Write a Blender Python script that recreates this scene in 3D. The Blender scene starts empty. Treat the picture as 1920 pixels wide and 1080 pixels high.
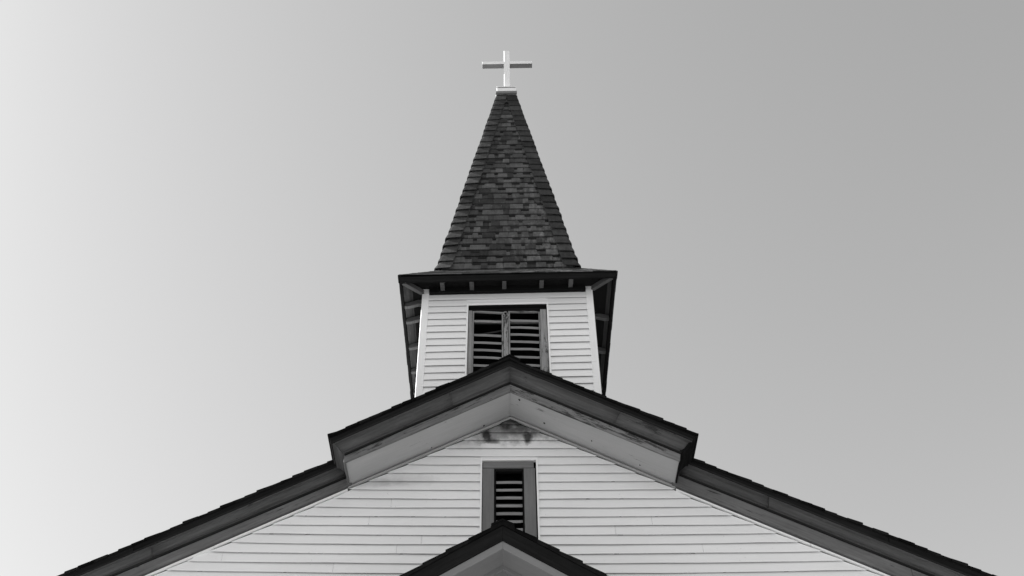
import bpy, bmesh, math, random
from mathutils import Vector, Matrix
random.seed(11)
R = math.radians
S = bpy.context.scene
COL = S.collection

# ------------------------------------------------------------------ camera
cd = bpy.data.cameras.new('camera')
cam = bpy.data.objects.new('camera', cd); COL.objects.link(cam)
cd.sensor_width = 36.0
cd.lens = 2017.95 / 1920 * 36.0
cd.clip_start = 0.1; cd.clip_end = 3000
cr = Vector((0.99995276, -0.00035098, -0.0097133))
cu = Vector((0.00654123, -0.71486753, 0.69922931))
cf = Vector((0.00718914, 0.69925982, 0.71483147))
m = Matrix((cr, cu, -cf)).transposed().to_4x4()
cr2 = cf.cross(cu); m = Matrix((cr2, cu, -cf)).transposed().to_4x4()
m.translation = Vector((-0.072, -10.4, 1.6))
cam.matrix_world = m
S.camera = cam
S.render.resolution_x = 1024; S.render.resolution_y = 576

# ------------------------------------------------------------------ sky and sun
SUN_EL, SUN_ROT = R(40), R(-80)      # rotation measured clockwise from +Y: the sun stands left, a touch behind the facade
w = bpy.data.worlds.new('World'); S.world = w; w.use_nodes = True
wn = w.node_tree; wn.nodes.clear()
sky = wn.nodes.new('ShaderNodeTexSky'); sky.sky_type = 'NISHITA'; sky.sun_disc = False
sky.sun_elevation = SUN_EL; sky.sun_rotation = SUN_ROT
sky.air_density = 2.0; sky.dust_density = 1.0; sky.ozone_density = 1.0; sky.altitude = 0
bw = wn.nodes.new('ShaderNodeRGBToBW')
bg = wn.nodes.new('ShaderNodeBackground'); bg.inputs['Strength'].default_value = 0.055
wo = wn.nodes.new('ShaderNodeOutputWorld')
wn.links.new(sky.outputs[0], bw.inputs[0]); pw = wn.nodes.new('ShaderNodeMath'); pw.operation = 'POWER'; pw.inputs[1].default_value = .909
wn.links.new(bw.outputs[0], pw.inputs[0]); wn.links.new(pw.outputs[0], bg.inputs[0]); wn.links.new(bg.outputs[0], wo.inputs[0])
sl = bpy.data.lights.new('sun', 'SUN'); sl.energy = 4.5; sl.angle = R(0.5); sl.color = (1, 1, 1)
so = bpy.data.objects.new('sun', sl); COL.objects.link(so)
sd = Vector((math.sin(SUN_ROT) * math.cos(SUN_EL), math.cos(SUN_ROT) * math.cos(SUN_EL), math.sin(SUN_EL)))
so.rotation_euler = sd.to_track_quat('Z', 'Y').to_euler(); so.location = sd * 60
S.view_settings.view_transform = 'Standard'; S.view_settings.look = 'None'
S.view_settings.gamma = 1; S.view_settings.exposure = 1.92
S.view_settings.use_curve_mapping = False

# ------------------------------------------------------------------ materials (the photograph is black and white: all greys)
def g(v): return (v, v, v, 1)
def nn(t, k, **kw):
    n = t.nodes.new(k)
    for a, b in kw.items(): setattr(n, a, b)
    return n
def base_mat(name, rough=.7):
    mt = bpy.data.materials.new(name); mt.use_nodes = True
    t = mt.node_tree; b = t.nodes['Principled BSDF']
    b.inputs['Roughness'].default_value = rough
    b.inputs['Specular IOR Level'].default_value = .3
    return mt, t, b
def math_(t, op, a, b=None, c=None, clamp=False):
    n = nn(t, 'ShaderNodeMath', operation=op); n.use_clamp = clamp
    for i, v in enumerate((a, b, c)):
        if v is None: continue
        if isinstance(v, (int, float)): n.inputs[i].default_value = v
        else: t.links.new(v, n.inputs[i])
    return n.outputs[0]
def noise(t, vec, scale, detail=4, rough=.55, sc3=None):
    n = nn(t, 'ShaderNodeTexNoise'); n.inputs['Scale'].default_value = scale
    n.inputs['Detail'].default_value = detail; n.inputs['Roughness'].default_value = rough
    if sc3:
        mp = nn(t, 'ShaderNodeMapping'); mp.inputs['Scale'].default_value = sc3
        t.links.new(vec, mp.inputs[0]); vec = mp.outputs[0]
    t.links.new(vec, n.inputs[0]); return n.outputs[0]
def ramp(t, f, stops):
    n = nn(t, 'ShaderNodeValToRGB'); e = n.color_ramp.elements
    e[0].position, e[0].color = stops[0][0], g(stops[0][1])
    e[1].position, e[1].color = stops[-1][0], g(stops[-1][1])
    for p, c in stops[1:-1]: q = e.new(p); q.color = g(c)
    t.links.new(f, n.inputs[0]); return n.outputs[0]
def bump(t, b, h, strength, dist):
    n = nn(t, 'ShaderNodeBump'); n.inputs['Strength'].default_value = strength; n.inputs['Distance'].default_value = dist
    t.links.new(h, n.inputs['Height']); t.links.new(n.outputs[0], b.inputs['Normal'])

def painted_wood(name, v, wear=.25, chip=.0, rough=.65, chipcol=None):
    """painted board: grain and dirt along the board (UV in metres), chips where paint is lost"""
    mt, t, b = base_mat(name, rough)
    if v < .3: b.inputs['Specular IOR Level'].default_value = .10 if v > .06 else .0
    uv = nn(t, 'ShaderNodeTexCoord').outputs['UV']
    gr = noise(t, uv, 1, 5, .6, (2.2, 45, 1))
    bl = noise(t, uv, 1, 4, .6, (1.3, 5, 1))
    fi = noise(t, uv, 1, 5, .7, (14, 30, 1))
    a = math_(t, 'MULTIPLY_ADD', math_(t, 'SUBTRACT', gr, .5), wear * 2.6, 1)
    c = math_(t, 'MULTIPLY_ADD', math_(t, 'SUBTRACT', bl, .5), wear * 2.4, 1)
    d = math_(t, 'MULTIPLY_ADD', math_(t, 'SUBTRACT', fi, .5), wear * 1.0, 1)
    tone = math_(t, 'MAXIMUM', math_(t, 'MULTIPLY', math_(t, 'MULTIPLY', math_(t, 'MULTIPLY', a, c), d), v), v * .15)
    if chip > 0:
        cn = noise(t, uv, 1, 6, .75, (3.0, 16, 1)); rg = noise(t, uv, 1, 2, .5, (.7, 2, 1))
        s = math_(t, 'ADD', cn, math_(t, 'MULTIPLY', math_(t, 'SUBTRACT', rg, .5), .7))
        msk = ramp(t, s, [(.70 - chip, 0), (.74 - chip, 1)])
        mx = nn(t, 'ShaderNodeMix', data_type='FLOAT'); t.links.new(msk, mx.inputs[0]); t.links.new(tone, mx.inputs[2])
        mx.inputs[3].default_value = v * .35 if chipcol is None else chipcol
        tone = mx.outputs[0]
    t.links.new(tone, b.inputs['Base Color'])
    bump(t, b, math_(t, 'ADD', gr, math_(t, 'MULTIPLY', fi, .5)), .35, .004)
    return mt

def siding_mat(name, v, stains_and_shade=()):
    mt, t, b = base_mat(name, .5)
    tc = nn(t, 'ShaderNodeTexCoord'); ob = tc.outputs['Object']
    ge = nn(t, 'ShaderNodeNewGeometry')
    rnd = math_(t, 'MULTIPLY_ADD', math_(t, 'SUBTRACT', ge.outputs['Random Per Island'], .5), .06, 1)
    st = math_(t, 'MULTIPLY_ADD', math_(t, 'SUBTRACT', noise(t, ob, 1, 4, .6, (.8, 1, 60)), .5), .06, 1)
    cl = math_(t, 'MULTIPLY_ADD', math_(t, 'SUBTRACT', noise(t, ob, 1.3, 4, .6), .5), .10, 1)
    sp = ramp(t, noise(t, ob, 26, 3, .6), [(.24, .80), (.30, 1)])
    tone = math_(t, 'MULTIPLY', math_(t, 'MULTIPLY', math_(t, 'MULTIPLY', rnd, st), math_(t, 'MULTIPLY', cl, sp)), v)
    # soot / damp marks, plus peak and hood shade put into the colour: (x, z, rx, rz, amount)
    if stains_and_shade:
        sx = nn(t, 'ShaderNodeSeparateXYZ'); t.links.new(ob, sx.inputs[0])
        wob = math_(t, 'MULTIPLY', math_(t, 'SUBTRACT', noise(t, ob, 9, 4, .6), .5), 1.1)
        for (x, z, rx, rz, am) in stains_and_shade:
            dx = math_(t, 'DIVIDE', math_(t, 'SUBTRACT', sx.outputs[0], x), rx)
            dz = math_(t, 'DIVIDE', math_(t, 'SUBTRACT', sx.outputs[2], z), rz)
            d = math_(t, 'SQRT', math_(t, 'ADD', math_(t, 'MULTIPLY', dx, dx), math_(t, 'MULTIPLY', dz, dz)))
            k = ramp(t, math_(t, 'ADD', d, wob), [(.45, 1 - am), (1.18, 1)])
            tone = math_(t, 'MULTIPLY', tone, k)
    t.links.new(tone, b.inputs['Base Color'])
    bump(t, b, noise(t, ob, 1, 4, .6, (6, 6, 90)), .12, .003)
    return mt

def shingle_mat(name, lo, hi, wear=.0):
    mt, t, b = base_mat(name, .92)
    b.inputs['Specular IOR Level'].default_value = .0
    tc = nn(t, 'ShaderNodeTexCoord'); ob = tc.outputs['Object']; ge = nn(t, 'ShaderNodeNewGeometry')
    r = ge.outputs['Random Per Island']
    tone = math_(t, 'MULTIPLY_ADD', r, hi - lo, lo)
    bl = math_(t, 'MULTIPLY_ADD', math_(t, 'SUBTRACT', noise(t, ob, 5, 4, .6), .5), 1.1, 1)
    gn = noise(t, ob, 190, 2, .6)
    gm = math_(t, 'MULTIPLY_ADD', math_(t, 'SUBTRACT', gn, .5), .9, 1)
    sk = math_(t, 'MULTIPLY_ADD', math_(t, 'SUBTRACT', noise(t, ob, 1, 4, .6, (30, 30, 4)), .5), .9, 1)
    tone = math_(t, 'MULTIPLY', math_(t, 'MULTIPLY', tone, bl), math_(t, 'MULTIPLY', gm, sk))
    if wear:
        # granules rubbed off in short upright streaks, mostly low on the right of the spire
        sx = nn(t, 'ShaderNodeSeparateXYZ'); t.links.new(ob, sx.inputs[0])
        px = ramp(t, math_(t, 'MULTIPLY_ADD', sx.outputs[0], .8, .45), [(.2, 0), (.8, 1)])
        pz = ramp(t, math_(t, 'MULTIPLY', math_(t, 'SUBTRACT', 17.5, sx.outputs[2]), .24), [(.0, 0), (.9, 1)])
        sn = ramp(t, noise(t, ob, 1, 4, .65, (13, 13, 3.5)), [(.48, 0), (.72, 1)])
        mk = math_(t, 'MULTIPLY', math_(t, 'MULTIPLY', px, pz), sn)
        tone = math_(t, 'ADD', tone, math_(t, 'MULTIPLY', mk, wear))
    t.links.new(tone, b.inputs['Base Color'])
    bump(t, b, gn, .5, .004)
    return mt

M = {}
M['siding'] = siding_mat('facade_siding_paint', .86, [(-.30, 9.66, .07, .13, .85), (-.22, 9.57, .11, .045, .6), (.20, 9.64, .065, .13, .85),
      (.12, 9.74, .5, .07, .45), (-.55, 9.52, .28, .09, .18), (-1.25, 9.02, .5, .10, .14), (.0, 9.95, .60, .24, .88), (.0, 9.80, .80, .30, .62), (-.70, 9.60, .40, .10, .25), (.68, 9.60, .36, .09, .22), (-1.62, 8.99, .42, .08, .20)])  # broad patches at peak and hood are painted shade, the small ones soot
M['belfry'] = siding_mat('belfry_siding_paint', .89)
M['white'] = painted_wood('white_trim_paint', .86, .06, 0, .5)
M['cross'] = painted_wood('cross_white_paint', .84, .06, .0, .7)
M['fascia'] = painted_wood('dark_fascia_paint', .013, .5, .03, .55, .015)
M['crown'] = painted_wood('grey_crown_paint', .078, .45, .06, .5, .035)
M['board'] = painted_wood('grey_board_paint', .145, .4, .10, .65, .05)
M['peel'] = painted_wood('peeling_board_paint', .19, .55, .17, .7, .055)
M['soffit'] = painted_wood('pale_soffit_paint', .42, .09, .012, .6, .2)
M['porch'] = painted_wood('porch_board_paint', .19, .08, 0, .6)
M['trimgrey'] = painted_wood('shaded_trim_paint', .40, .25, .05, .6, .15)
M['casing'] = painted_wood('grey_casing_paint', .165, .25, .03, .65, .08)
M['stile'] = painted_wood('weathered_shutter_wood', .27, .45, .10, .75, .07)
M['slat'] = painted_wood('louvre_slat_paint', .29, .3, .04, .7, .12)
M['dark'] = painted_wood('dark_wood_and_shade', .012, .4, 0, .8)
M['eave'] = painted_wood('eave_board_paint', .055, .35, .04, .7, .08)
M['rafter'] = painted_wood('rafter_paint', .10, .3, .04, .7, .12)
M['capdark'] = painted_wood('cap_grey_paint', .18, .3, 0, .6)
M['jointshade'] = painted_wood('joint_shade_paint', .022, .5, 0, .9)  # dark colour standing in for shade in siding laps and moulding joints
M['shingle'] = shingle_mat('spire_shingle', .040, .120, .12)
M['shadowband'] = shingle_mat('shingle_shadow_band', .016, .034)
M['hip'] = shingle_mat('hip_cap_shingle', .036, .070)
M['roof'] = shingle_mat('main_roof_shingle', .006, .016)
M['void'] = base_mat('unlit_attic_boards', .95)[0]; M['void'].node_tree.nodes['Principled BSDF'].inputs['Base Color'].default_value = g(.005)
mt, t, b = base_mat('dry_grass', .95); ob = nn(t, 'ShaderNodeTexCoord').outputs['Object']
t.links.new(ramp(t, noise(t, ob, .8, 8, .7), [(.3, .11), (.7, .19)]), b.inputs['Base Color']); bump(t, b, noise(t, ob, 30, 5, .7), .6, .05); M['ground'] = mt
mt, t, b = base_mat('pale_concrete', .85); ob = nn(t, 'ShaderNodeTexCoord').outputs['Object']
t.links.new(ramp(t, noise(t, ob, 1.5, 8, .7), [(.3, .28), (.7, .40)]), b.inputs['Base Color']); M['path'] = mt

# ------------------------------------------------------------------ mesh helpers
def empty(name, parent=None, loc=(0, 0, 0)):
    o = bpy.data.objects.new(name, None); COL.objects.link(o); o.location = loc
    if parent: o.parent = parent
    return o
class MB:
    def __init__(s): s.bm = bmesh.new(); s.uv = s.bm.loops.layers.uv.new('UVMap'); s.mi = 0
    def face(s, pts, uvs=None):
        vs = [s.bm.verts.new(p) for p in pts]
        f = s.bm.faces.new(vs); f.material_index = s.mi
        if uvs:
            for l, u in zip(f.loops, uvs): l[s.uv].uv = u
        return f
    def loft(s, loops, caps=True, closed=True, smooth=False):
        """loops: rings of equal length; UV u runs along, v runs round the ring, in metres"""
        off = random.uniform(0, 40)
        vs = [[s.bm.verts.new(p) for p in lp] for lp in loops]
        n = len(loops[0])
        v = [0.0]
        for i in range(n): v.append(v[-1] + (Vector(loops[0][(i + 1) % n]) - Vector(loops[0][i])).length)
        u = [off]
        for k in range(1, len(loops)): u.append(u[-1] + (Vector(loops[k][0]) - Vector(loops[k - 1][0])).length)
        for k in range(len(loops) - 1):
            for i in range(n if closed else n - 1):
                j = (i + 1) % n
                f = s.bm.faces.new((vs[k][i], vs[k][j], vs[k + 1][j], vs[k + 1][i])); f.material_index = s.mi; f.smooth = smooth
                for l, q in zip(f.loops, ((u[k], v[i]), (u[k], v[i + 1]), (u[k + 1], v[i + 1]), (u[k + 1], v[i]))): l[s.uv].uv = (q[0], q[1] + off)
        if caps and closed:
            for k in (0, -1):
                f = s.bm.faces.new(vs[k]); f.material_index = s.mi
                for l, p in zip(f.loops, loops[k]): l[s.uv].uv = (p[1] + off, p[2])
    def beam(s, a, b, w, h, up=(0, 0, 1), bow=0):
        """box beam from a to b; w across, h along up"""
        a, b = Vector(a), Vector(b); d = (b - a).normalized(); up = Vector(up)
        sd_ = d.cross(up).normalized(); u_ = sd_.cross(d).normalized()
        def ring(c): return [c + sd_ * (x * w / 2) + u_ * (y * h / 2) for x, y in ((-1, -1), (1, -1), (1, 1), (-1, 1))]
        if bow: s.loft([ring(a), ring((a + b) / 2 + u_ * bow), ring(b)])
        else: s.loft([ring(a), ring(b)])
    def box(s, x0, x1, y0, y1, z0, z1):
        d = (x1 - x0, y1 - y0, z1 - z0); k = d.index(max(d))
        if k == 0: s.loft([[(x, y0, z0), (x, y1, z0), (x, y1, z1), (x, y0, z1)] for x in (x0, x1)])
        elif k == 1: s.loft([[(x0, y, z0), (x1, y, z0), (x1, y, z1), (x0, y, z1)] for y in (y0, y1)])
        else: s.loft([[(x0, y0, z), (x1, y0, z), (x1, y1, z), (x0, y1, z)] for z in (z0, z1)])
    def build(s, name, mats, parent=None, bevel=0, xf=None, jitter=0):
        if xf:
            for v in s.bm.verts: v.co = xf(v.co)
        bmesh.ops.recalc_face_normals(s.bm, faces=s.bm.faces[:])
        me = bpy.data.meshes.new(name); s.bm.to_mesh(me); s.bm.free()
        for k in (mats if isinstance(mats, (list, tuple)) else [mats]): me.materials.append(M[k])
        o = bpy.data.objects.new(name, me); COL.objects.link(o)
        if parent: o.parent = parent
        if bevel:
            b_ = o.modifiers.new('bevel', 'BEVEL'); b_.width = bevel; b_.segments = 1; b_.limit_method = 'ANGLE'; b_.angle_limit = R(40)
        return o

# ------------------------------------------------------------------ ground
gm = MB(); gm.face([(-400, -400, 0), (400, -400, 0), (400, 400, 0), (-400, 400, 0)])
go = gm.build('ground', 'ground'); go['kind'] = 'structure'
gm = MB(); gm.box(-7, 7, -16, -1.0, .004, .03); go = gm.build('path', 'path'); go['kind'] = 'structure'

# ------------------------------------------------------------------ the church
church = empty('church')
church['label'] = 'white clapboard church with shingled spire, small white cross and dark grey eaves'
church['category'] = 'church'

# measured lines: for each side the inner (x, z) and outer (x, z) of each moulding line
def line(x1, z1, x2, z2): return lambda x: z1 + (z2 - z1) * (x - x1) / (x2 - x1)
HX = {-1: -2.079, 1: 2.115}                      # roof ends of the projecting hood
rake0 = {-1: line(-2.08, 9.157, -4.855, 7.661), 1: line(2.12, 9.138, 5.142, 7.566)}
rake2 = {-1: line(-2.022, 9.080, -4.624, 7.682), 1: line(2.243, 8.981, 4.845, 7.592)}
rake3 = {-1: line(-1.95, 9.025, -4.334, 7.762), 1: line(2.039, 8.994, 4.538, 7.678)}
rake5 = {-1: line(-1.894, 8.926, -4.043, 7.777), 1: line(1.911, 8.881, 4.142, 7.700)}
hood0 = {-1: line(-.029, 10.317, -2.079, 9.150), 1: line(-.029, 10.317, 2.115, 9.133)}
trim5 = {-1: line(-.007, 9.966, -1.890, 8.955), 1: line(-.007, 9.966, 1.914, 8.912)}
END = 6.3
def zroof(x):
    s = -1 if x < 0 else 1
    return hood0[s](x) if abs(x) < abs(HX[s]) else rake0[s](x)
def zin(x):   # lower edge of the boards lying on the wall
    s = -1 if x < 0 else 1
    return trim5[s](x) if abs(x) < 1.9 else rake5[s](x)

# --- facade siding, row by row, cut to the gable and round the vent
def wob(x, k, a=.0022): return a * math.sin(x * 2.1 + k * 1.7) + a * .7 * math.sin(x * 5.3 + k * 3.1)
rj = random.Random(5)
def siding_rows(mb, rows, expo, xlim, holes, yf, zf, lap=.027, gap=.030, seed=0, step=.45, slant=None):
    """each row: face leaning out to its drip edge, lip returning up behind it, so the joint is a real groove"""
    for k, z in enumerate(rows):
        x0, x1 = xlim(z, z + expo)
        if x1 - x0 < .05: continue
        segs = [(x0, x1)]
        for (a, b, zb, zt) in holes:
            if z + expo * .5 < zt and z + expo * .5 > zb:
                ns = []
                for p, q in segs:
                    if p < a: ns.append((p, min(q, a)))
                    if q > b: ns.append((max(p, b), q))
                segs = ns
        if slant:
            js = []
            for p, q in segs:
                if q - p > 1.5 and rj.random() < .5:
                    c_ = rj.uniform(p + .5, q - .5); js += [(p, c_ - .0012), (c_ + .0012, q)]
                else: js.append((p, q))
            segs = js
        for p, q in segs:
            n = max(2, int((q - p) / step) + 1)
            rings = []
            for i in range(n + 1):
                x = p + (q - p) * i / n; zz = zf(x, z) + wob(x, k + seed); e = expo
                yl = yf - lap - wob(x * 1.3, k * 2.3 + seed, .0018)
                rings.append([(x, yf - .0015, zz + e + gap), (x, yl + .003, zz + .004 + .02), (x, yl, zz), (x, yl + .003, zz - .0005), (x, yl + .005, zz + gap * .95), (x, yf + .006, zz + gap)])
            if slant:
                for ii, lim in ((0, 0), (-1, 1)):
                    xe = (p, q)[ii]
                    if abs(xe - (x0, x1)[lim]) < 1e-6: rings[ii] = [(slant(-1 if lim == 0 else 1, c_[2]), c_[1], c_[2]) for c_ in rings[ii]]
            nf = len(mb.bm.faces); mb.loft(rings, caps=True); mb.bm.faces.ensure_lookup_table()
            for i in range(nf, len(mb.bm.faces) - 2):
                if (i - nf) % 6 in (3, 4): mb.bm.faces[i].material_index = 1  # lip faces coloured dark to paint in the groove's shade
ROW = .1205
def zsag(x, z): return z - .009 * (x - .43) + .0028 * (x * x - .18)
def gx(s, z):      # where height z meets the lower edge of the channel under the eaves
    lo, hi = 0.0, 5.55; zm = z + .066
    if zin(s * .01) < zm: return s * .004
    if zin(s * hi) > zm: return s * hi
    for _ in range(30):
        mid = (lo + hi) / 2
        if zin(s * mid) > zm: lo = mid
        else: hi = mid
    return s * lo
def gable_limits(z0, z1): return gx(-1, z0), gx(1, z0)
rows = [9.463 - ROW * n for n in range(-5, 78)]
sd_ = MB()
VX0, VX1, VZ0, VZ1 = -.352, .296, 7.95, 9.29
siding_rows(sd_, rows, ROW, gable_limits, [(VX0, VX1, VZ0, VZ1)], 0.0, zsag, slant=gx)
sd_.box(-.366, .310, -.012, .0, 9.306, 9.356)
# little bruises at the nail lines, as short torn lips of the boards
nk = sd_; nk.mi = 2
def nick(x, z, w=.022, h=.007):
    zz = zsag(x, z)
    nk.loft([[(x - w, -.0185, zz), (x - w, -.0185, zz + .001), (x - w, -.013, zz)],
             [(x - w * .3, -.0200, zz - .001), (x - w * .3, -.0195, zz + h), (x - w * .3, -.012, zz)],
             [(x + w * .4, -.0200, zz - .001), (x + w * .4, -.0195, zz + h * .8), (x + w * .4, -.012, zz)],
             [(x + w, -.0185, zz), (x + w, -.0185, zz + .001), (x + w, -.013, zz)]])
for ri, xs in ((8, (-2.32, -1.92, -1.52, -1.13, -.73, 1.2, 1.62)), (10, (-2.7, -2.3, -1.5, -1.12, -.75, 1.2, 1.55, 1.65, 3.1)), (12, (-3.0, -2.62, -2.1, -1.25, 1.15, 2.0)), (14, (-3.4, -2.5, -1.6, 1.9, 2.3, 3.0)), (6, (1.25, 1.29, .9, -.9)), (4, (1.2, -2.0)), (9, (-3.05,))):
    for x in xs: nick(x + random.uniform(-.03, .03), rows[5 + ri], random.uniform(.012, .03), random.uniform(.004, .010))
wall = sd_.build('facade_siding', ['siding', 'jointshade', 'stile'], church)
# sheathing behind the siding: gable wall as one thick panel with the vent opening left out
bk = MB()
def xs_line(): return [-5.55, -2.0, 0, 2.0, 5.55]
def wallpoly(x0, x1, zb, n=1):
    xs = sorted(set([x0, x1] + [x for x in (-2.0, -.007, 2.0) if x0 < x < x1]))
    bk.loft([[(x, .03, zb), (x, .16, zb), (x, .16, zin(x) + .05), (x, .03, zin(x) + .05)] for x in xs])
wallpoly(-5.55, VX0, 0); wallpoly(VX1, 5.55, 0)
bk.box(VX0, VX1, .03, .16, 0, VZ0)
bk.loft([[(x, .03, VZ1), (x, .16, VZ1), (x, .16, zin(x) + .05), (x, .03, zin(x) + .05)] for x in (VX0, -.007, VX1)])
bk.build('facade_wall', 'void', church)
# side and rear walls
for s in (-1, 1):
    q = MB(); q.box(min(s * 5.55, s * 5.4), max(s * 5.55, s * 5.4), .165, 13.8, 0, 7.0)
    for k in range(58):
        z = .1 + k * ROW
        q.loft([[(s * 5.552, y, z + ROW + .012), (s * 5.57, y, z), (s * 5.553, y, z)] for y in (0.02, 7, 13.9)])
    q.build('side_wall', 'belfry', church)
q = MB(); q.loft([[(x, 13.8, 0), (x, 13.95, 0), (x, 13.95, zin(x)), (x, 13.8, zin(x))] for x in (-5.55, -2, 0, 2, 5.55)]); q.build('rear_wall', 'belfry', church)

# --- white channel that finishes the siding under the eaves
for s in (-1, 1):
    q = MB()
    for (xa, xb, f) in ((-.007, s * 1.895, trim5[s]), (s * 1.90, s * 3.3, rake5[s]), (s * 3.305, s * 5.6, rake5[s])):
        rg = []
        for i in range(7):
            x = xa + (xb - xa) * i / 6; z = f(x) + random.uniform(-.0015, .0015)
            rg.append([(x, -.030, z - .022), (x, -.032, z - .044), (x, -.026, z - .047), (x, .0, z - .047), (x, .0, z - .022)])
        q.mi = 1 if abs(xb) < 1.9 else 0     # the stretch under the hood is greyed to paint in the soffit's shade
        q.loft(rg)
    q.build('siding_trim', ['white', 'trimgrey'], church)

# --- hood cornice (projecting part of the gable)
hood = empty('hood_cornice', church)
AX = -.012
H = {  # key: (y, {side: (x, z) outer}, z apex)
 0: (-.72, {-1: (-2.079, 9.150), 1: (2.115, 9.133)}, 10.317),
 1: (-.705, {-1: (-2.053, 9.100), 1: (2.082, 9.085)}, 10.262),
 2: (-.68, {-1: (-2.021, 9.062), 1: (2.045, 9.058)}, 10.206),
 3: (-.54, {-1: (-1.889, 9.010), 1: (1.918, 8.995)}, 10.057),
 4: (-.53, {-1: (-1.879, 8.905), 1: (1.893, 8.884)}, 9.923),
}
def along(s, key, tt):
    y, e, za = H[key]; xe, ze = e[s]; x0 = AX
    return Vector((x0 + (xe - x0) * tt, y, za + (ze - za) * tt))
def sweep(mb, s, fn, n=9, wobz=.0025, smooth=False, t0=0, t1=1):
    rg = []
    for i in range(n + 1):
        tt = t0 + (t1 - t0) * i / n; d = random.uniform(-wobz, wobz)
        rg.append([p + Vector((0, 0, d)) for p in fn(tt)])
    mb.loft(rg, smooth=smooth)
V = Vector
def cyma(a, b, n=8, amp=.16):
    """moulding curve from upper outer a to lower inner b, points in between"""
    out = []
    for i in range(n + 1):
        u = i / n
        p = a.lerp(b, u); d = (b - a); nrm = V((0, -d.z, d.y)).normalized()
        out.append(p + nrm * (math.sin(u * 2 * math.pi) * amp * d.length))
    return out
for s in (-1, 1):
    q = MB()
    sweep(q, s, lambda tt: [along(s, 1, tt) + V((0, 0, .0)), along(s, 2, tt) + V((0, -.012, 0)), along(s, 2, tt) + V((0, .03, 0)), along(s, 1, tt) + V((0, .05, .02))])
    # return of the fascia along the hood's end
    xe1, ze1 = H[1][1][s]; xe2, ze2 = H[2][1][s]
    q.loft([[(xe1, y, ze1), (xe2 + s * .010, y, ze2), (xe2 - s * .03, y, ze2), (xe1 - s * .06, y, ze1 + .03)] for y in (-.69, -.24)])
    q.build('fascia', 'fascia', hood, bevel=.003)
    q = MB()
    def crown(tt):
        a, b = along(s, 2, tt), along(s, 3, tt)
        c = [a, a + V((0, .004, -.014)), a + V((0, .014, -.016))] + cyma(a + V((0, .018, -.018)), b + V((0, -.010, .022)), 8, .13) + [b + V((0, -.012, .014)), b + V((0, -.012, .0)), b + V((0, .0, -.002))]
        return c + [b + V((0, .03, 0)), a + V((0, .06, .02))]
    for (ta, tb) in (((0, .355), (.3565, .995)) if s < 0 else ((0, .62), (.6215, .995))):
        sweep(q, s, crown, 6, .0015, True, ta, tb)
    # return along the end
    xa, za = H[2][1][s]; xb, zb = H[3][1][s]
    rg = []
    for y in (-.675, -.5, -.2):
        ins = (-.14 if y == -.675 else 0)
        pts = []
        for i in range(9):
            u = i / 8; x = xa + (xb - xa) * u; z = za - .004 + (zb - za) * u + .012 * math.sin(u * 2 * math.pi)
            yy = y if y > -.6 else -.68 + .14 * u + .002
            pts.append((x, yy, z))
        yy = -.53 if y == -.675 else y
        rg.append(pts + [(xb - s * .03, yy, zb + .02), (xb - s * .03, yy, zb + .12), (xa, y, za + .05)])
    q.mi = 0 if s < 0 else 1  # right return coloured near-black in place of its shadow
    q.loft(rg, smooth=False)
    q.mi = 2          # dark strips painting shadow lines above and below the moulding
    sweep(q, s, lambda tt: [along(s, 2, tt) + V((0, -.018, .004)), along(s, 2, tt) + V((0, -.014, -.012)), along(s, 2, tt) + V((0, .01, -.012)), along(s, 2, tt) + V((0, .01, .004))], 14, .0016)
    sweep(q, s, lambda tt: [along(s, 3, tt) + V((0, -.0185, -.002)), along(s, 3, tt) + V((0, -.0150, -.016)), along(s, 3, tt) + V((0, .02, -.016)), along(s, 3, tt) + V((0, .02, -.002))], 14, .0016)
    q.build('crown_moulding', ['crown', 'dark', 'jointshade'], hood)
    q = MB()
    sweep(q, s, lambda tt: [along(s, 3, tt) + V((0, .012, .02)), along(s, 3, tt) * .5 + along(s, 4, tt) * .5 + V((0, .010, 0)), along(s, 4, tt) + V((0, .002, 0)), along(s, 4, tt) + V((0, .028, 0)), along(s, 3, tt) + V((0, .04, .02))], 12, .003)
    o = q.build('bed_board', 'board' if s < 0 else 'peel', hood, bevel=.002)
    # flat soffit board between the bed board and the wall
    q = MB()
    def sof(tt):
        x = AX + (H[4][1][s][0] - AX) * tt; z = trim5[s](x)
        dz = -.012 + (.010 * tt if s > 0 else 0)
        return [V((x, -.504, z - .012 + dz)), V((x, -.002, z + .002)), V((x, -.002, z + .03)), V((x, -.504, z + .025))]
    sweep(q, s, sof, 8, .0006)
    q.mi = 1          # knot and nail holes
    for (x, y) in ((.10, -.42), (.40, -.16), (.95, -.20), (1.5, -.12), (-.33, -.05), (-.95, -.06)):
        if x * s < 0: continue
        nh = 8; rr = .012 if abs(x) < .6 else .007
        q.loft([[(x + rr * f * math.cos(a * 2 * math.pi / nh), y + rr * f * math.sin(a * 2 * math.pi / nh), trim5[s](x + rr * f * math.cos(a * 2 * math.pi / nh)) - .03 * abs(y) / .5 + dz) for a in range(nh)] for f, dz in ((1, .012), (.9, -.004))])
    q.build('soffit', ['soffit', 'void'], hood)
    # cheek board closing the end of the box
    q = MB(); xe, ze = H[4][1][s]
    q.loft([[(xe - s * .002, y, ze + .0), (xe + s * .016, y, ze + .004), (xe + s * .016, y, ze + .16), (xe - s * .002, y, ze + .16)] for y in (-.524, -.5, -.10)])
    q.build('cheek_board', 'board' if s < 0 else 'dark', hood, bevel=.002)  # right cheek gets the near-black colour as painted shadow
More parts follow.
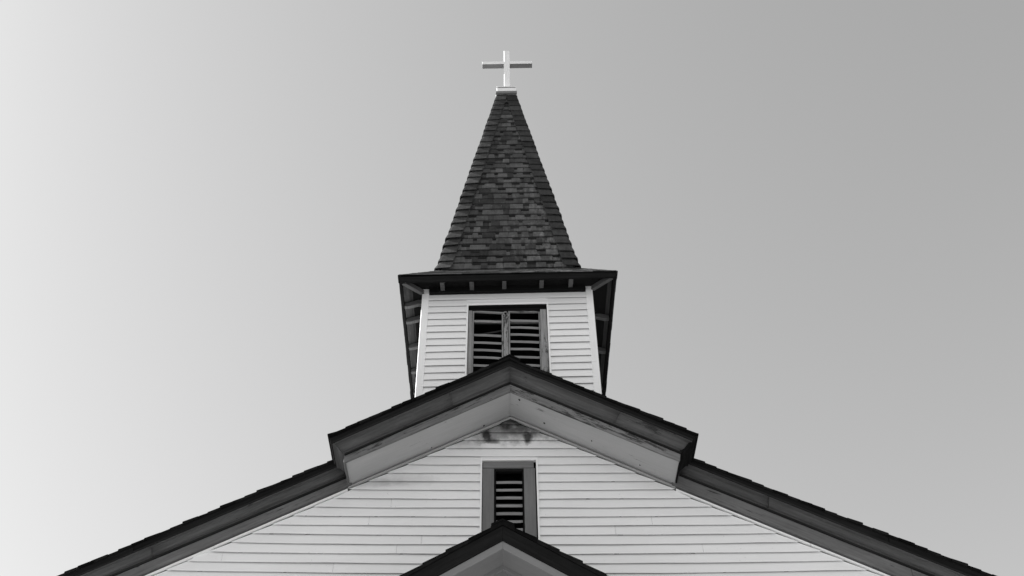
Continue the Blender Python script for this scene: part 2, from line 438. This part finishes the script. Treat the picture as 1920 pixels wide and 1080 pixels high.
# --- cornices of the lower rakes
for s in (-1, 1):
    rk = empty('rake_cornice', church)
    x0 = HX[s] - s * .16
    def pt(f, x, y, dz=0): return V((x, y, f[s](x) + dz))
    def rs(mb, fn, parts, wz=.002, smooth=False):
        for xa, xb in parts:
            n = 8; rg = []
            for i in range(n + 1):
                x = xa + (xb - xa) * i / n; d = V((0, 0, random.uniform(-wz, wz)))
                rg.append([p + d for p in fn(x)])
            mb.loft(rg, smooth=smooth)
    q = MB()
    rs(q, lambda x: [pt(rake0, x, -.238, -.050), pt(rake2, x, -.222), pt(rake2, x, -.18), pt(rake0, x, -.19, -.034)], [(x0, s * 4.1), (s * 4.105, s * END)])
    q.build('fascia', 'fascia', rk, bevel=.003)
    q = MB()
    def crown2(x):
        a, b = pt(rake2, x, -.21), pt(rake3, x, -.07)
        return [a, a + V((0, .004, -.012))] + cyma(a + V((0, .014, -.016)), b + V((0, -.012, .020)), 8, .13) + [b + V((0, -.014, .012)), b + V((0, -.014, 0)), b + V((0, -.002, -.002)), b + V((0, .03, .0)), a + V((0, .06, .02))]
    rs(q, crown2, [(x0, s * (2.9 if s > 0 else 3.93)), (s * (2.906 if s > 0 else 3.936), s * END)], .0012, True)
    q.mi = 1  # dark strips painted in as shadow lines along the rake moulding
    rs(q, lambda x: [pt(rake2, x, -.230, .006), pt(rake2, x, -.226, -.010), pt(rake2, x, -.20, -.005), pt(rake2, x, -.20, .006)], [(x0, s * END)], .0014)
    rs(q, lambda x: [pt(rake3, x, -.089, -.001), pt(rake3, x, -.076, -.015), pt(rake3, x, -.05, -.015), pt(rake3, x, -.05, -.001)], [(x0, s * END)], .0014)
    q.build('crown_moulding', ['crown', 'jointshade'], rk)
    q = MB()
    rs(q, lambda x: [pt(rake3, x, -.056, .012), pt(rake5, x, -.050, -.0), pt(rake5, x, .0, -.002), pt(rake3, x, .0, .02)], [(s * 1.86, s * 4.32), (s * 4.324, s * END)], .001)
    q.build('frieze_board', 'board', rk, bevel=.002)

# --- shingled roof planes with raised course edges
def roof_courses(mb, s, xs0, x_end, zf, yfront, yback, seg=.33, expo=.125, th=.016, lift=.012, jit=.010):
    x = xs0; k = 0
    while (x - x_end) * s < 0:
        x2 = x + s * expo
        if (x2 - x_end) * s > 0: x2 = x_end
        y = yfront - random.uniform(-jit, jit)
        first = True
        while y < yback:
            y2 = min(yback, y + seg * random.uniform(.7, 1.2))
            l1 = random.uniform(.4, 1.3) * lift
            za, zb = zf(x), zf(x2)
            up = x - s * .03
            zu = zf(up) if (up * s > 0) else za
            ring = [(up if up * s > 0 else x, zu), (x2, zb + l1), (x2, zb + l1 - th), (x2 - s * .02, zf(x2 - s * .02) - .03), (up if up * s > 0 else x, zu - .03)]
            mb.loft([[(px, yy, pz) for px, pz in ring] for yy in (y, y2 - .003)])
            y = y2
        x = x2; k += 1
roof = empty('main_roof', church)
for s in (-1, 1):
    q = MB()
    roof_courses(q, s, AX, HX[s], lambda x: zroof(x) - .012, -.72, -.255)
    roof_courses(q, s, AX, s * END, lambda x: zroof(x) - .012, -.25, 14.1, .5)
    q.build('shingles', 'roof', roof)
    q = MB()   # decking under the shingles
    for (a, b, ya, yb) in ((AX, HX[s] - s * .02, -.70, -.26), (AX, s * (END - .02), -.245, 14.05)):
        xs = [a, b] if abs(b) < 3 else [a, HX[s], b]
        q.loft([[(x, ya, zroof(x) - .052), (x, yb, zroof(x) - .052), (x, yb, zroof(x) - .022 - .025), (x, ya, zroof(x) - .022 - .025)] for x in xs])
    q.build('decking', 'fascia', roof)
q = MB()   # ridge caps
y = -.735
while y < 14:
    zc = 10.317
    q.loft([[(AX - .13, yy, zc - .070 + dz), (AX, yy, zc + .012 + dz), (AX + .13, yy, zc - .068 + dz), (AX + .13, yy, zc - .082 + dz), (AX, yy, zc - .004 + dz), (AX - .13, yy, zc - .084 + dz)] for yy, dz in ((y, .012), (y + .19, 0))])
    y += .16
q.build('ridge_cap', 'roof', roof)

# --- louvred vent in the gable
vent = empty('gable_vent', church)
q = MB()
q.box(-.367, -.346, -.036, .02, VZ0, 9.305)
q.box(.289, .311, -.036, .02, VZ0, 9.300)
q.box(-.345, .288, -.034, .02, 9.284, 9.302)
q.build('vent_trim', 'white', vent, bevel=.002)
q = MB()
q.box(-.340, -.206, -.012, .05, VZ0, 9.183); q.box(.143, .276, -.012, .05, VZ0, 9.183); q.box(-.338, .262, -.015, .05, 9.187, 9.283)
q.build('vent_casing', 'casing', vent, bevel=.003)
q = MB(); q.box(-.204, -.184, .004, .05, VZ0, 9.182); q.box(.124, .141, .004, .05, VZ0, 9.182); q.box(-.183, .123, .004, .05, 9.150, 9.182)
q.build('louvre_frame', 'dark', vent)
for k in range(10):
    z = 9.030 - .1075 * k
    q = MB(); a = R(38 + random.uniform(-3, 3)); c = V((0, .058, z)); d = V((0, -math.cos(a), -math.sin(a))); nr = V((0, math.sin(a), -math.cos(a)))
    rg = []
    for x in (-.182, -.05, .06, .122):
        j = random.uniform(-.002, .002); o_ = c + V((x, 0, j))
        rg.append([o_ + d * .055 - nr * .014, o_ + d * .055 + nr * .014, o_ - d * .055 + nr * .012, o_ - d * .055 - nr * .012])
    q.loft(rg); q.build('slat', 'slat', vent, bevel=.003)
q = MB(); 
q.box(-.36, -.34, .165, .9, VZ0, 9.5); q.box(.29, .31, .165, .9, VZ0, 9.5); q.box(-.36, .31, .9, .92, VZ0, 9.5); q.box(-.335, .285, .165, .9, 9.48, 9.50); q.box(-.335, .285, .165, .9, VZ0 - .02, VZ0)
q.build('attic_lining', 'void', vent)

# ------------------------------------------------------------------ belfry
TX, TY, TW = -.026, .40, 1.192           # centre x, front plane, half width
TC = TY + TW
def tilt(v, k=.022): return V((v.x, v.y, v.z + k * v.x))
belfry = empty('belfry', church)
TR = .1233
def shutter_hole(q_): pass
front = MB()
trow = [12.387 + .017 - TR * n for n in range(-1, 21)]
WX0, WX1, WZT, WZB = -.598, .545, 12.318, 10.6
siding_rows(front, trow, TR, lambda a, b: (TX - TW + .02, TX + TW - .02), [(WX0, WX1, WZB, WZT - .04)], TY, lambda x, z: z, seed=7)
front.box(-.600, .546, TY - .014, TY, 12.325, 12.420)
front.build('front_siding', ['belfry', 'jointshade'], belfry, xf=tilt)
for s in (-1, 1):     # side walls
    q = MB(); xw = TX + s * TW
    for z in trow: q.loft([[(xw - s * .0015, y, z + TR + .013), (xw + s * .016, y, z), (xw + s * .002, y, z + .006)] for y in (TY + .01, TY + 1.2, TY + 2 * TW - .01)])
    q.box(min(xw, xw - s * .10), max(xw, xw - s * .10), TY + .105, TY + 2 * TW, 9.3, 12.72)
    q.build('side_siding', 'belfry', belfry, xf=tilt)
q = MB(); q.box(TX - TW + .11, TX + TW - .11, TY + 2 * TW - .1, TY + 2 * TW, 9.3, 12.7); q.build('rear_wall', 'belfry', belfry, xf=tilt)
q = MB()              # front wall core with the opening left out
q.box(TX - TW, WX0, TY + .025, TY + .10, 9.3, 12.70); q.box(WX1, TX + TW, TY + .025, TY + .10, 9.3, 12.70); q.box(WX0, WX1, TY + .025, TY + .10, WZT, 12.70); q.box(WX0, WX1, TY + .025, TY + .10, 9.3, WZB)
q.build('front_wall', 'void', belfry, xf=tilt)
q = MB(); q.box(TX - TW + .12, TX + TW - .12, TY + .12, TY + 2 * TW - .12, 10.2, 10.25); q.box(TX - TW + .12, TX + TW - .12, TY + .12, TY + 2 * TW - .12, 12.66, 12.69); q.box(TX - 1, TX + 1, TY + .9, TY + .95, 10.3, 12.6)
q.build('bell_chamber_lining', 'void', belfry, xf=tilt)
for s in (-1, 1):     # corner boards, front and rear
    for yy in (0, 1):
        q = MB(); xe = TX + s * (TW + .022)
        ya, yb = (TY - .026, TY + .10) if yy == 0 else (TY + 2 * TW - .10, TY + 2 * TW + .02)
        x1, x2 = sorted((xe, xe - s * .098))
        if yy == 0:
            dxt = -s * -.004
            q.loft([[(x1, TY - .026, z), (x2, TY - .026, z), (x2, TY + .0, z), ((x1 + .02) if s < 0 else x2, TY + .0, z)] if False else
                    ([(x1, TY - .026, z), (x2, TY - .026, z), (x2, TY, z), (x1 + .025, TY, z), (x1 + .025, TY + .1, z), (x1, TY + .1, z)] if s < 0 else
                     [(x1, TY - .026, z), (x2, TY - .026, z), (x2, TY + .1, z), (x2 - .025, TY + .1, z), (x2 - .025, TY, z), (x1, TY, z)]) for z in (9.4, 11, 12.0, 12.70)])
        else: q.box(x1, x2, ya, yb, 9.4, 12.7)
        q.build('corner_board', 'white', belfry, bevel=.003, xf=tilt)
q = MB(); q.box(TX - TW + .078, TX + TW - .078, TY - .07, TY, 12.520, 12.70); q.build('frieze_board', 'dark', belfry, xf=tilt)

win = empty('belfry_shutters', church)
q = MB()
q.box(-.602, -.578, TY - .034, TY + .02, WZB, 12.320); q.box(.524, .548, TY - .034, TY + .02, WZB, 12.320); q.box(-.577, .523, TY - .032, TY + .02, 12.300, 12.322)
q.build('opening_trim', 'white', win, bevel=.002, xf=tilt)
q = MB(); q.box(-.576, .522, TY - .012, TY + .04, 12.262, 12.298); q.box(-.576, .522, TY + .03, TY + .12, 12.222, 12.258); q.build('head_board', 'dark', win, xf=tilt)
def slab(pts, y0, y1):
    mb = MB(); mb.loft([[(x, y0, z), (x, y1, z), (xb, y1, zb), (xb, y0, zb)] for (x, z), (xb, zb) in pts]); return mb
q = MB()
q.loft([[(a, TY + .0, z), (b_, TY + .0, z), (b_, TY + .05, z), (a, TY + .05, z)] for a, b_, z in ((-.574, -.518, WZB), (-.572, -.516, 11.3), (-.572, -.524, 12.195))])
q.build('stile', 'stile', win, bevel=.003)
q = MB()
q.loft([[(a, TY + .0, z), (b_, TY + .0, z), (b_, TY + .05, z), (a, TY + .05, z)] for a, b_, z in ((.425, .522, WZB), (.426, .522, 11.3), (.430, .514, 12.212))])
q.build('stile', 'stile', win, bevel=.003)
q = MB()
q.loft([[(a, TY + .005, z), (b_, TY + .005, z), (b_, TY + .05, z), (a, TY + .05, z)] for a, b_, z in ((-.082, -.022, WZB), (-.084, -.022, 11.5), (-.084, -.026, 12.045))])
q.build('mullion', 'stile', win, bevel=.003)
q = MB()              # carved dark catch at the head of the meeting stiles
for (cx_, cz_, r_) in ((-.060, 12.145, .026), (-.042, 12.100, .024), (-.060, 12.060, .022)):
    for i in range(14):
        a0, a1 = i / 14 * 2 * math.pi, (i + 1) / 14 * 2 * math.pi
        q.beam((cx_ + r_ * math.cos(a0), TY + .012, cz_ + r_ * math.sin(a0)), (cx_ + r_ * math.cos(a1), TY + .012, cz_ + r_ * math.sin(a1)), .02, .009, (0, 1, 0))
q.build('catch', 'stile', win)
q = MB(); q.box(-.083, -.026, TY + .03, TY + .06, 12.046, 12.19); q.build('catch_plate', 'dark', win)
def leaf(xa, xb, rail_l, rail_r, zl, slope, skip=()):
    lf = MB()
    lf.loft([[(x, TY + .030, z - .022), (x, TY + .060, z - .022), (x, TY + .060, z), (x, TY + .030, z)] for x, z in ((xa, rail_l), (xb, rail_r))])
    for x in (xa, xb):
        sg = 1 if x == xa else -1; x1, x2 = sorted((x, x + sg * .022))
        lf.box(x1, x2, TY + .024, TY + .058, WZB, (rail_l if x == xa else rail_r) - .024)
    lf.build('leaf_frame', 'stile', win, bevel=.002)
    for i, z in enumerate(zl):
        a = R(42 + random.uniform(-4, 4)); d = V((0, -math.cos(a), -math.sin(a))); nr = V((0, math.sin(a), -math.cos(a)))
        sl_ = MB(); rg = []
        for u in (0, .35, .7, 1):
            x = xa + .024 + (xb - xa - .048) * u
            c = V((x, TY + .075, z + slope * (u - 0) + random.uniform(-.002, .002) + (.004 if u in (.35, .7) else 0)))
            rg.append([c + d * .05 - nr * .016, c + d * .05 + nr * .016, c - d * .05 + nr * .014, c - d * .05 - nr * .014])
        sl_.loft(rg); sl_.build('slat', 'slat', win, bevel=.003)
leaf(-.520, -.088, 12.225, 12.192, [12.060, 11.792, 11.650, 11.515, 11.378, 11.232, 11.09, 10.95, 10.81], -.024)
leaf(-.018, .428, 12.215, 12.205, [12.058, 11.926, 11.792, 11.662, 11.524, 11.378, 11.232, 11.09, 10.95, 10.81], -.018)
q = MB(); q.beam((-.49, TY + .20, 11.90), (-.11, TY + .17, 11.96), .11, .018, (0, -.7, .7)); q.build('slat', 'eave', win)
q = MB(); q.beam((-.49, TY + .17, 12.13), (.42, TY + .17, 12.12), .02, .06); q.build('inner_rail', 'casing', win)

# --- belfry eaves: fascia, soffit boards, rafter tails
eave = empty('belfry_eaves', church)
EX, EO = TX + .004, .335
EH = TW + EO; ECY = TC
def tilt2(v): return V((v.x, v.y, v.z + .028 * v.x))
ZE = 12.60
for k in range(4):
    a = k * math.pi / 2
    def rot(p, a=a): return V((EX + (p[0]) * math.cos(a) - p[1] * math.sin(a), ECY + p[0] * math.sin(a) + p[1] * math.cos(a), p[2]))
    rt = lambda pts: [rot(p) for p in pts]
    q = MB()
    q.loft([rt([(x * (EH - .004) / EH, -EH + .004, ZE - .018), (x * (EH - .012) / EH, -EH + .012, ZE - .118), (x * (EH - .040) / EH, -EH + .040, ZE - .118), (x * (EH - .040) / EH, -EH + .040, ZE - .010)]) for x in (-EH, -EH * .3, EH * .4, EH)])
    q.build('fascia', 'fascia', eave, xf=tilt2)
    q = MB()          # boards under the skirt roof, rising towards the wall
    for j in range(3):
        ya, yb = -EH + .042 + j * .100, -EH + .042 + (j + 1) * .100 - .004
        ra = (EH + ya) ; 
        za, zb = ZE - .035 + (ya + EH) * .42, ZE - .035 + (yb + EH) * .42
        q.loft([rt([(x * (-ya) / EH, ya, za), (x * (-yb) / EH, yb, zb), (x * (-yb) / EH, yb, zb + .015), (x * (-ya) / EH, ya, za + .015)]) for x in (-EH, 0, EH)])
    q.build('soffit_boards', 'eave', eave, xf=tilt2)
    xs = (-.925, -.51, -.05, .48, .895) if k == 0 else ((-.62, .10, .95) if k == 1 else (-.98, -.62, -.07, .5, .95))
    if k == 3: xs = (.98, .66, .10, -.44, -.95)
    for x in xs:
        q = MB(); h = .03
        prof = [(-EH + .045, ZE - .092), (-EH + .10, ZE - .094), (-EH + .17, ZE - .072), (-EH + .24, ZE - .050), (-TW - .03, ZE - .055), (-TW - .03, ZE + .06), (-EH + .045, ZE - .032)]
        q.loft([rt([(x + dx, yy, zz) for yy, zz in prof]) for dx in (-h, h)])
        q.build('rafter_tail', 'rafter', eave, bevel=.003, xf=tilt2)
for sx_ in (-1, 1):
    for sy_ in (-1, 1):
        q = MB(); q.beam((EX + sx_ * (TW + .02), ECY + sy_ * (TW + .02), ZE - .03), (EX + sx_ * (EH - .05), ECY + sy_ * (EH - .05), ZE - .07), .055, .075); q.build('hip_rafter', 'rafter', eave, bevel=.003, xf=tilt2)

# ------------------------------------------------------------------ spire
def tilt3(v): return V((v.x, v.y, v.z + .018 * v.x))
spire = empty('spire', church)
SB, ST, Z0, Z1 = 1.020, .160, 13.21, 18.98
SXB, SXT = -.018, -.006
def hw(z):  # half width of the spire, with the flared skirt below
    return SB + (ST - SB) * (z - Z0) / (Z1 - Z0) if z >= Z0 else SB + (EH - SB) * ((Z0 - z) / (Z0 - ZE)) ** 1.0
def scx(z): return SXB + (SXT - SXB) * max(0, (z - Z0) / (Z1 - Z0))
def facept(k, u, z, out):
    """u in -1..1 across face k (0 = front), at height z, lifted 'out' metres off the plane"""
    h = hw(z)
    if z >= Z0: nrm = V((0, -(Z1 - Z0), SB - ST)).normalized() if False else V((0, -1, (SB - ST) / (Z1 - Z0))).normalized()
    else: nrm = V((0, -1, (EH - SB) / (Z0 - ZE))).normalized()
    p = V((u, -h, z)) + V((0, nrm.y, nrm.z)) * out
    a = k * math.pi / 2
    return V((scx(z) + p.x * math.cos(a) - p.y * math.sin(a), ECY + p.x * math.sin(a) + p.y * math.cos(a), p.z))
core = MB()
core.loft([[(scx(z) + sx_ * (hw(z) - .012), ECY + sy_ * (hw(z) - .012), z) for sx_, sy_ in ((-1, -1), (1, -1), (1, 1), (-1, 1))] for z in (ZE + .02, Z0, Z1)])
core.build('roof_core', 'void', spire, xf=tilt3)
def tab(mb, k, xa, xb, z0, z1, o0, o1, th, taper=0, rag=0):
    j = [random.uniform(-rag, rag) for _ in range(4)]
    pts = [(xa + j[0], z0 + j[1] * .7, o0), (xb + j[2], z0 + j[3] * .7, o0), (xb - taper, z1, o1), (xa + taper, z1, o1)]
    pts = [(max(-hw(z), min(hw(z), x)), z, o) for x, z, o in pts]
    outer = [facept(k, x, z, o) for x, z, o in pts]; inner = [facept(k, x, z, max(-.004, o - th)) for x, z, o in pts]
    mb.loft([inner, outer])
EXP = .1655
for k in range(4):
    mb = MB(); z = Z0 + .012; row = 0
    while z < Z1 - .05:
        zt = min(z + EXP - .024, Z1); h0 = hw(z) - .02; jz = random.uniform(-.006, .006)
        sag = lambda x: .006 * math.sin(x * 3 + row)
        # under layer of the laminated strip
        x = -h0 + random.uniform(-.35, 0)
        while x < h0:
            wd = random.uniform(.13, .34); a, b_ = max(x, -h0), min(x + wd, h0)
            if b_ - a > .02: tab(mb, k, a + .001, b_ - .001, z + jz + sag(a), zt, .020, .010, .016, 0, .002)
            x += wd
        # upper teeth, cut slightly tapered
        x = -h0 + random.uniform(0, .1)
        while x < h0:
            wd = random.choice((.10, .13, .17, .21)) * random.uniform(.85, 1.15); a, b_ = max(x, -h0), min(x + wd, h0)
            if b_ - a > .03: tab(mb, k, a, b_, z - .004 + jz + sag(a), min(z + EXP - .023, Z1), .027 + random.uniform(0, .004), .015, .012, random.uniform(.002, .014), .004)
            gp = random.choice((.0, .0, .06, .10, .13))
            if gp and b_ + gp < h0:
                mb.mi = 1; tab(mb, k, b_ + .002, b_ + gp - .002, z + EXP * random.uniform(.50, .64), min(z + EXP - .023, Z1), .021, .016, .006, 0, .002); mb.mi = 0
            x += wd + gp
        z += EXP; row += 1
    # skirt courses
    z = ZE - .012; row = 0; ex = .092
    while z < Z0 - .03:
        h0 = hw(z) - .01; zt = min(z + ex + .03, Z0 + .01); x = -h0
        while x < h0:
            wd = random.uniform(.12, .30); a, b_ = x, min(x + wd, h0)
            if b_ - a > .02: tab(mb, k, a + .001, b_ - .001, z + random.uniform(-.003, .003), zt, .009 + random.uniform(0, .004), .003, .009, 0, .003)
            x += wd
        z += ex
    mb.build('shingle_face', ['shingle', 'shadowband'], spire, xf=tilt3)
# hip caps, folded over the four hips
caps = MB()
def hipcap(c0, c1, o0, o1, wv0, wv1, z0, z1, jt):
    """one bent cap; the fold sits on the hip, two wings lie on the faces either side"""
    def ring(z, o, wv, dj):
        h = hw(z); out = []
        cx_, cy_ = scx(z) + c0 * h, ECY + c1 * h
        dx, dy = c0, c1
        A = V((cx_ - c0 * wv, cy_ + c1 * o, z + dj)); F_ = V((cx_ + dx * o * .7, cy_ + dy * o * .7, z)); B = V((cx_ + c0 * o, cy_ - c1 * wv, z - dj))
        m1 = A.lerp(F_, .82) + V((dx, dy, 0)) * .004; m2 = B.lerp(F_, .82) + V((dx, dy, 0)) * .004
        th = .011; inn = V((-dx, -dy, 0)) * th
        return [A, m1, F_, m2, B, B + inn, m2 + inn, F_ + inn * 1.1, m1 + inn, A + inn]
    caps.loft([ring(z0, o0, wv0, jt), ring((z0 + z1) / 2, (o0 + o1) / 2 + .003, (wv0 + wv1) / 2, jt / 2), ring(z1, o1, wv1, 0)])
for c0 in (-1, 1):
    for c1 in (-1, 1):
        z = Z0 - .01; n = 0
        while z < Z1 - .02:
            e = .205 * random.uniform(.92, 1.08); wv = min(.175, hw(z) * .92) * random.uniform(.985, 1.015); wt = min(wv, hw(min(z + e, Z1)) * .95)
            hipcap(c0, c1, (.072 + random.uniform(-.006, .012)) * (1 - .35 * (z - Z0) / (Z1 - Z0)), .030, wv, wt, z, min(z + e + .02, Z1), random.uniform(-.006, .006))
            z += e
        z = ZE - .015
        while z < Z0 - .05:
            e = .150; hipcap(c0, c1, .012, .006, .15, .15, z, z + e + .01, random.uniform(-.004, .004)); z += e
caps.build('hip_caps', 'hip', spire, xf=tilt3)

# ------------------------------------------------------------------ cap and cross
cap = empty('spire_cap', church)
CX = -.006
q = MB(); q.box(CX - .204, CX + .200, ECY - .155, ECY + .155, 18.62, 19.082); q.build('lower_box', 'white', cap, bevel=.004, xf=tilt3)
q = MB(); q.box(CX - .206, CX + .202, ECY - .205, ECY - .158, 19.02, 19.084); q.build('front_apron', 'capdark', cap, bevel=.003, xf=tilt3)
q = MB(); q.box(CX - .186, CX + .184, ECY - .19, ECY + .19, 19.088, 19.215); q.build('upper_box', 'white', cap, bevel=.005, xf=tilt3)
q = MB(); q.box(CX - .176, CX + .172, ECY - .186, ECY + .186, 19.218, 19.244); q.build('metal_flashing', 'capdark', cap, xf=tilt3)
q = MB(); q.box(CX - .184, CX + .182, ECY - .19, ECY + .19, 19.247, 19.268); q.build('top_board', 'white', cap, bevel=.003, xf=tilt3)
cross = empty('cross', church)
q = MB(); q.box(.009 - .058, .009 + .058, ECY - .062, ECY + .062, 19.27, 20.745); q.build('post', 'cross', cross, bevel=.006)
q = MB()
for xa, xb in ((-.487, -.0495), (.0675, .519)):
    q.loft([[(x, ECY - .056, z - .046), (x, ECY + .056, z - .046), (x, ECY + .056, z + .046), (x, ECY - .056, z + .046)] for x, z in ((xa, 20.312 + .022 * xa), (xb, 20.312 + .022 * xb))])
o = q.build('arm', ['cross', 'casing'], cross, bevel=.003)
for f in o.data.polygons:
    if f.normal.z < -.9: f.material_index = 1  # arm undersides coloured grey, shade painted in

# ------------------------------------------------------------------ porch in front of the facade
porch = empty('porch', church)
PX, PY = -.103, -1.6
psl = {-1: .618, 1: .618}
def zp(x, top): return top - abs(x - PX) * .618
PE = 2.3
for s in (-1, 1):
    q = MB()
    def pz(x): return zp(x, 7.402)
    x = PX; first = .0
    k = 0
    while (x - PX) * s < PE:
        x2 = x + s * (.115 if k == 0 else .21)
        y = PY + random.uniform(-.008, .008)
        while y < -.04:
            y2 = min(-.04, y + .33 * random.uniform(.7, 1.2)); l1 = .020 + random.uniform(-.004, .006)
            q.loft([[(x, yy, pz(x) + .004), (x2, yy, pz(x2) + l1), (x2, yy, pz(x2) - .035), (x, yy, pz(x) - .035)] for yy in (y, y2 - .003)])
            y = y2
        x = x2; k += 1
    q.build('shingles', 'roof', porch)
    def band(mb, ta, tb, y0, y1, n=5, wz=.0015):
        rg = []
        for i in range(n + 1):
            x = PX + s * PE * i / n; d = random.uniform(-wz, wz)
            rg.append([(x, y0, zp(x, ta) + d), (x, y0 + .004, zp(x, tb) + d), (x, y1, zp(x, tb) + d), (x, y1, zp(x, ta) + d)])
        mb.loft(rg)
    q = MB(); band(q, 7.364, 7.206, PY + .012, PY + .045); q.build('fascia', 'fascia', porch, bevel=.003)
    q = MB(); band(q, 7.205, 7.125, PY + .030, PY + .060); q.build('rake_board', 'porch', porch, bevel=.003)
    q = MB()
    q.loft([[(x, PY + .064, zp(x, 7.150)), (x, -1.2, zp(x, 7.150)), (x, -1.2, zp(x, 7.170)), (x, PY + .064, zp(x, 7.170))] for x in (PX, PX + s * PE)])
    q.build('soffit', 'porch', porch)
    q = MB(); q.loft([[(x, -1.24, zp(x, 7.105)), (x, -1.2, zp(x, 7.105)), (x, -1.2, zp(x, 7.148)), (x, -1.24, zp(x, 7.148))] for x in (PX, PX + s * 1.98)])
    q.build('bed_moulding', 'porch', porch)
q = MB()
q.loft([[(x, -1.2, 2.4), (x, -1.1, 2.4), (x, -1.1, zp(x, 7.14)), (x, -1.2, zp(x, 7.14))] for x in (PX - 1.9, PX, PX + 1.9)])
q.box(PX - 1.9, PX - .8, -1.2, -1.1, 0, 2.397); q.box(PX + .8, PX + 1.9, -1.2, -1.1, 0, 2.397)
for s in (-1, 1): q.box(*sorted((PX + s * 1.9, PX + s * 1.8)), -1.09, -.05, 0, 5.9)
q.build('porch_wall', 'porch', porch)
dr = MB(); dr.box(PX - .79, PX - .005, -1.18, -1.13, .02, 2.38); dr.box(PX + .005, PX + .79, -1.18, -1.13, .02, 2.38); dr.build('door', 'casing', porch, bevel=.01)
q = MB()
y = PY - .005
while y < -.1:
    q.loft([[(PX - .11, yy, zp(PX + .11, 7.438) + dz), (PX, yy, 7.424 + dz), (PX + .11, yy, zp(PX + .11, 7.438) + dz), (PX + .11, yy, zp(PX + .11, 7.412) + dz), (PX, yy, 7.404 + dz), (PX - .11, yy, zp(PX + .11, 7.412) + dz)] for yy, dz in ((y, .008), (y + .18, 0))])
    y += .15
q.build('ridge_cap', 'roof', porch)
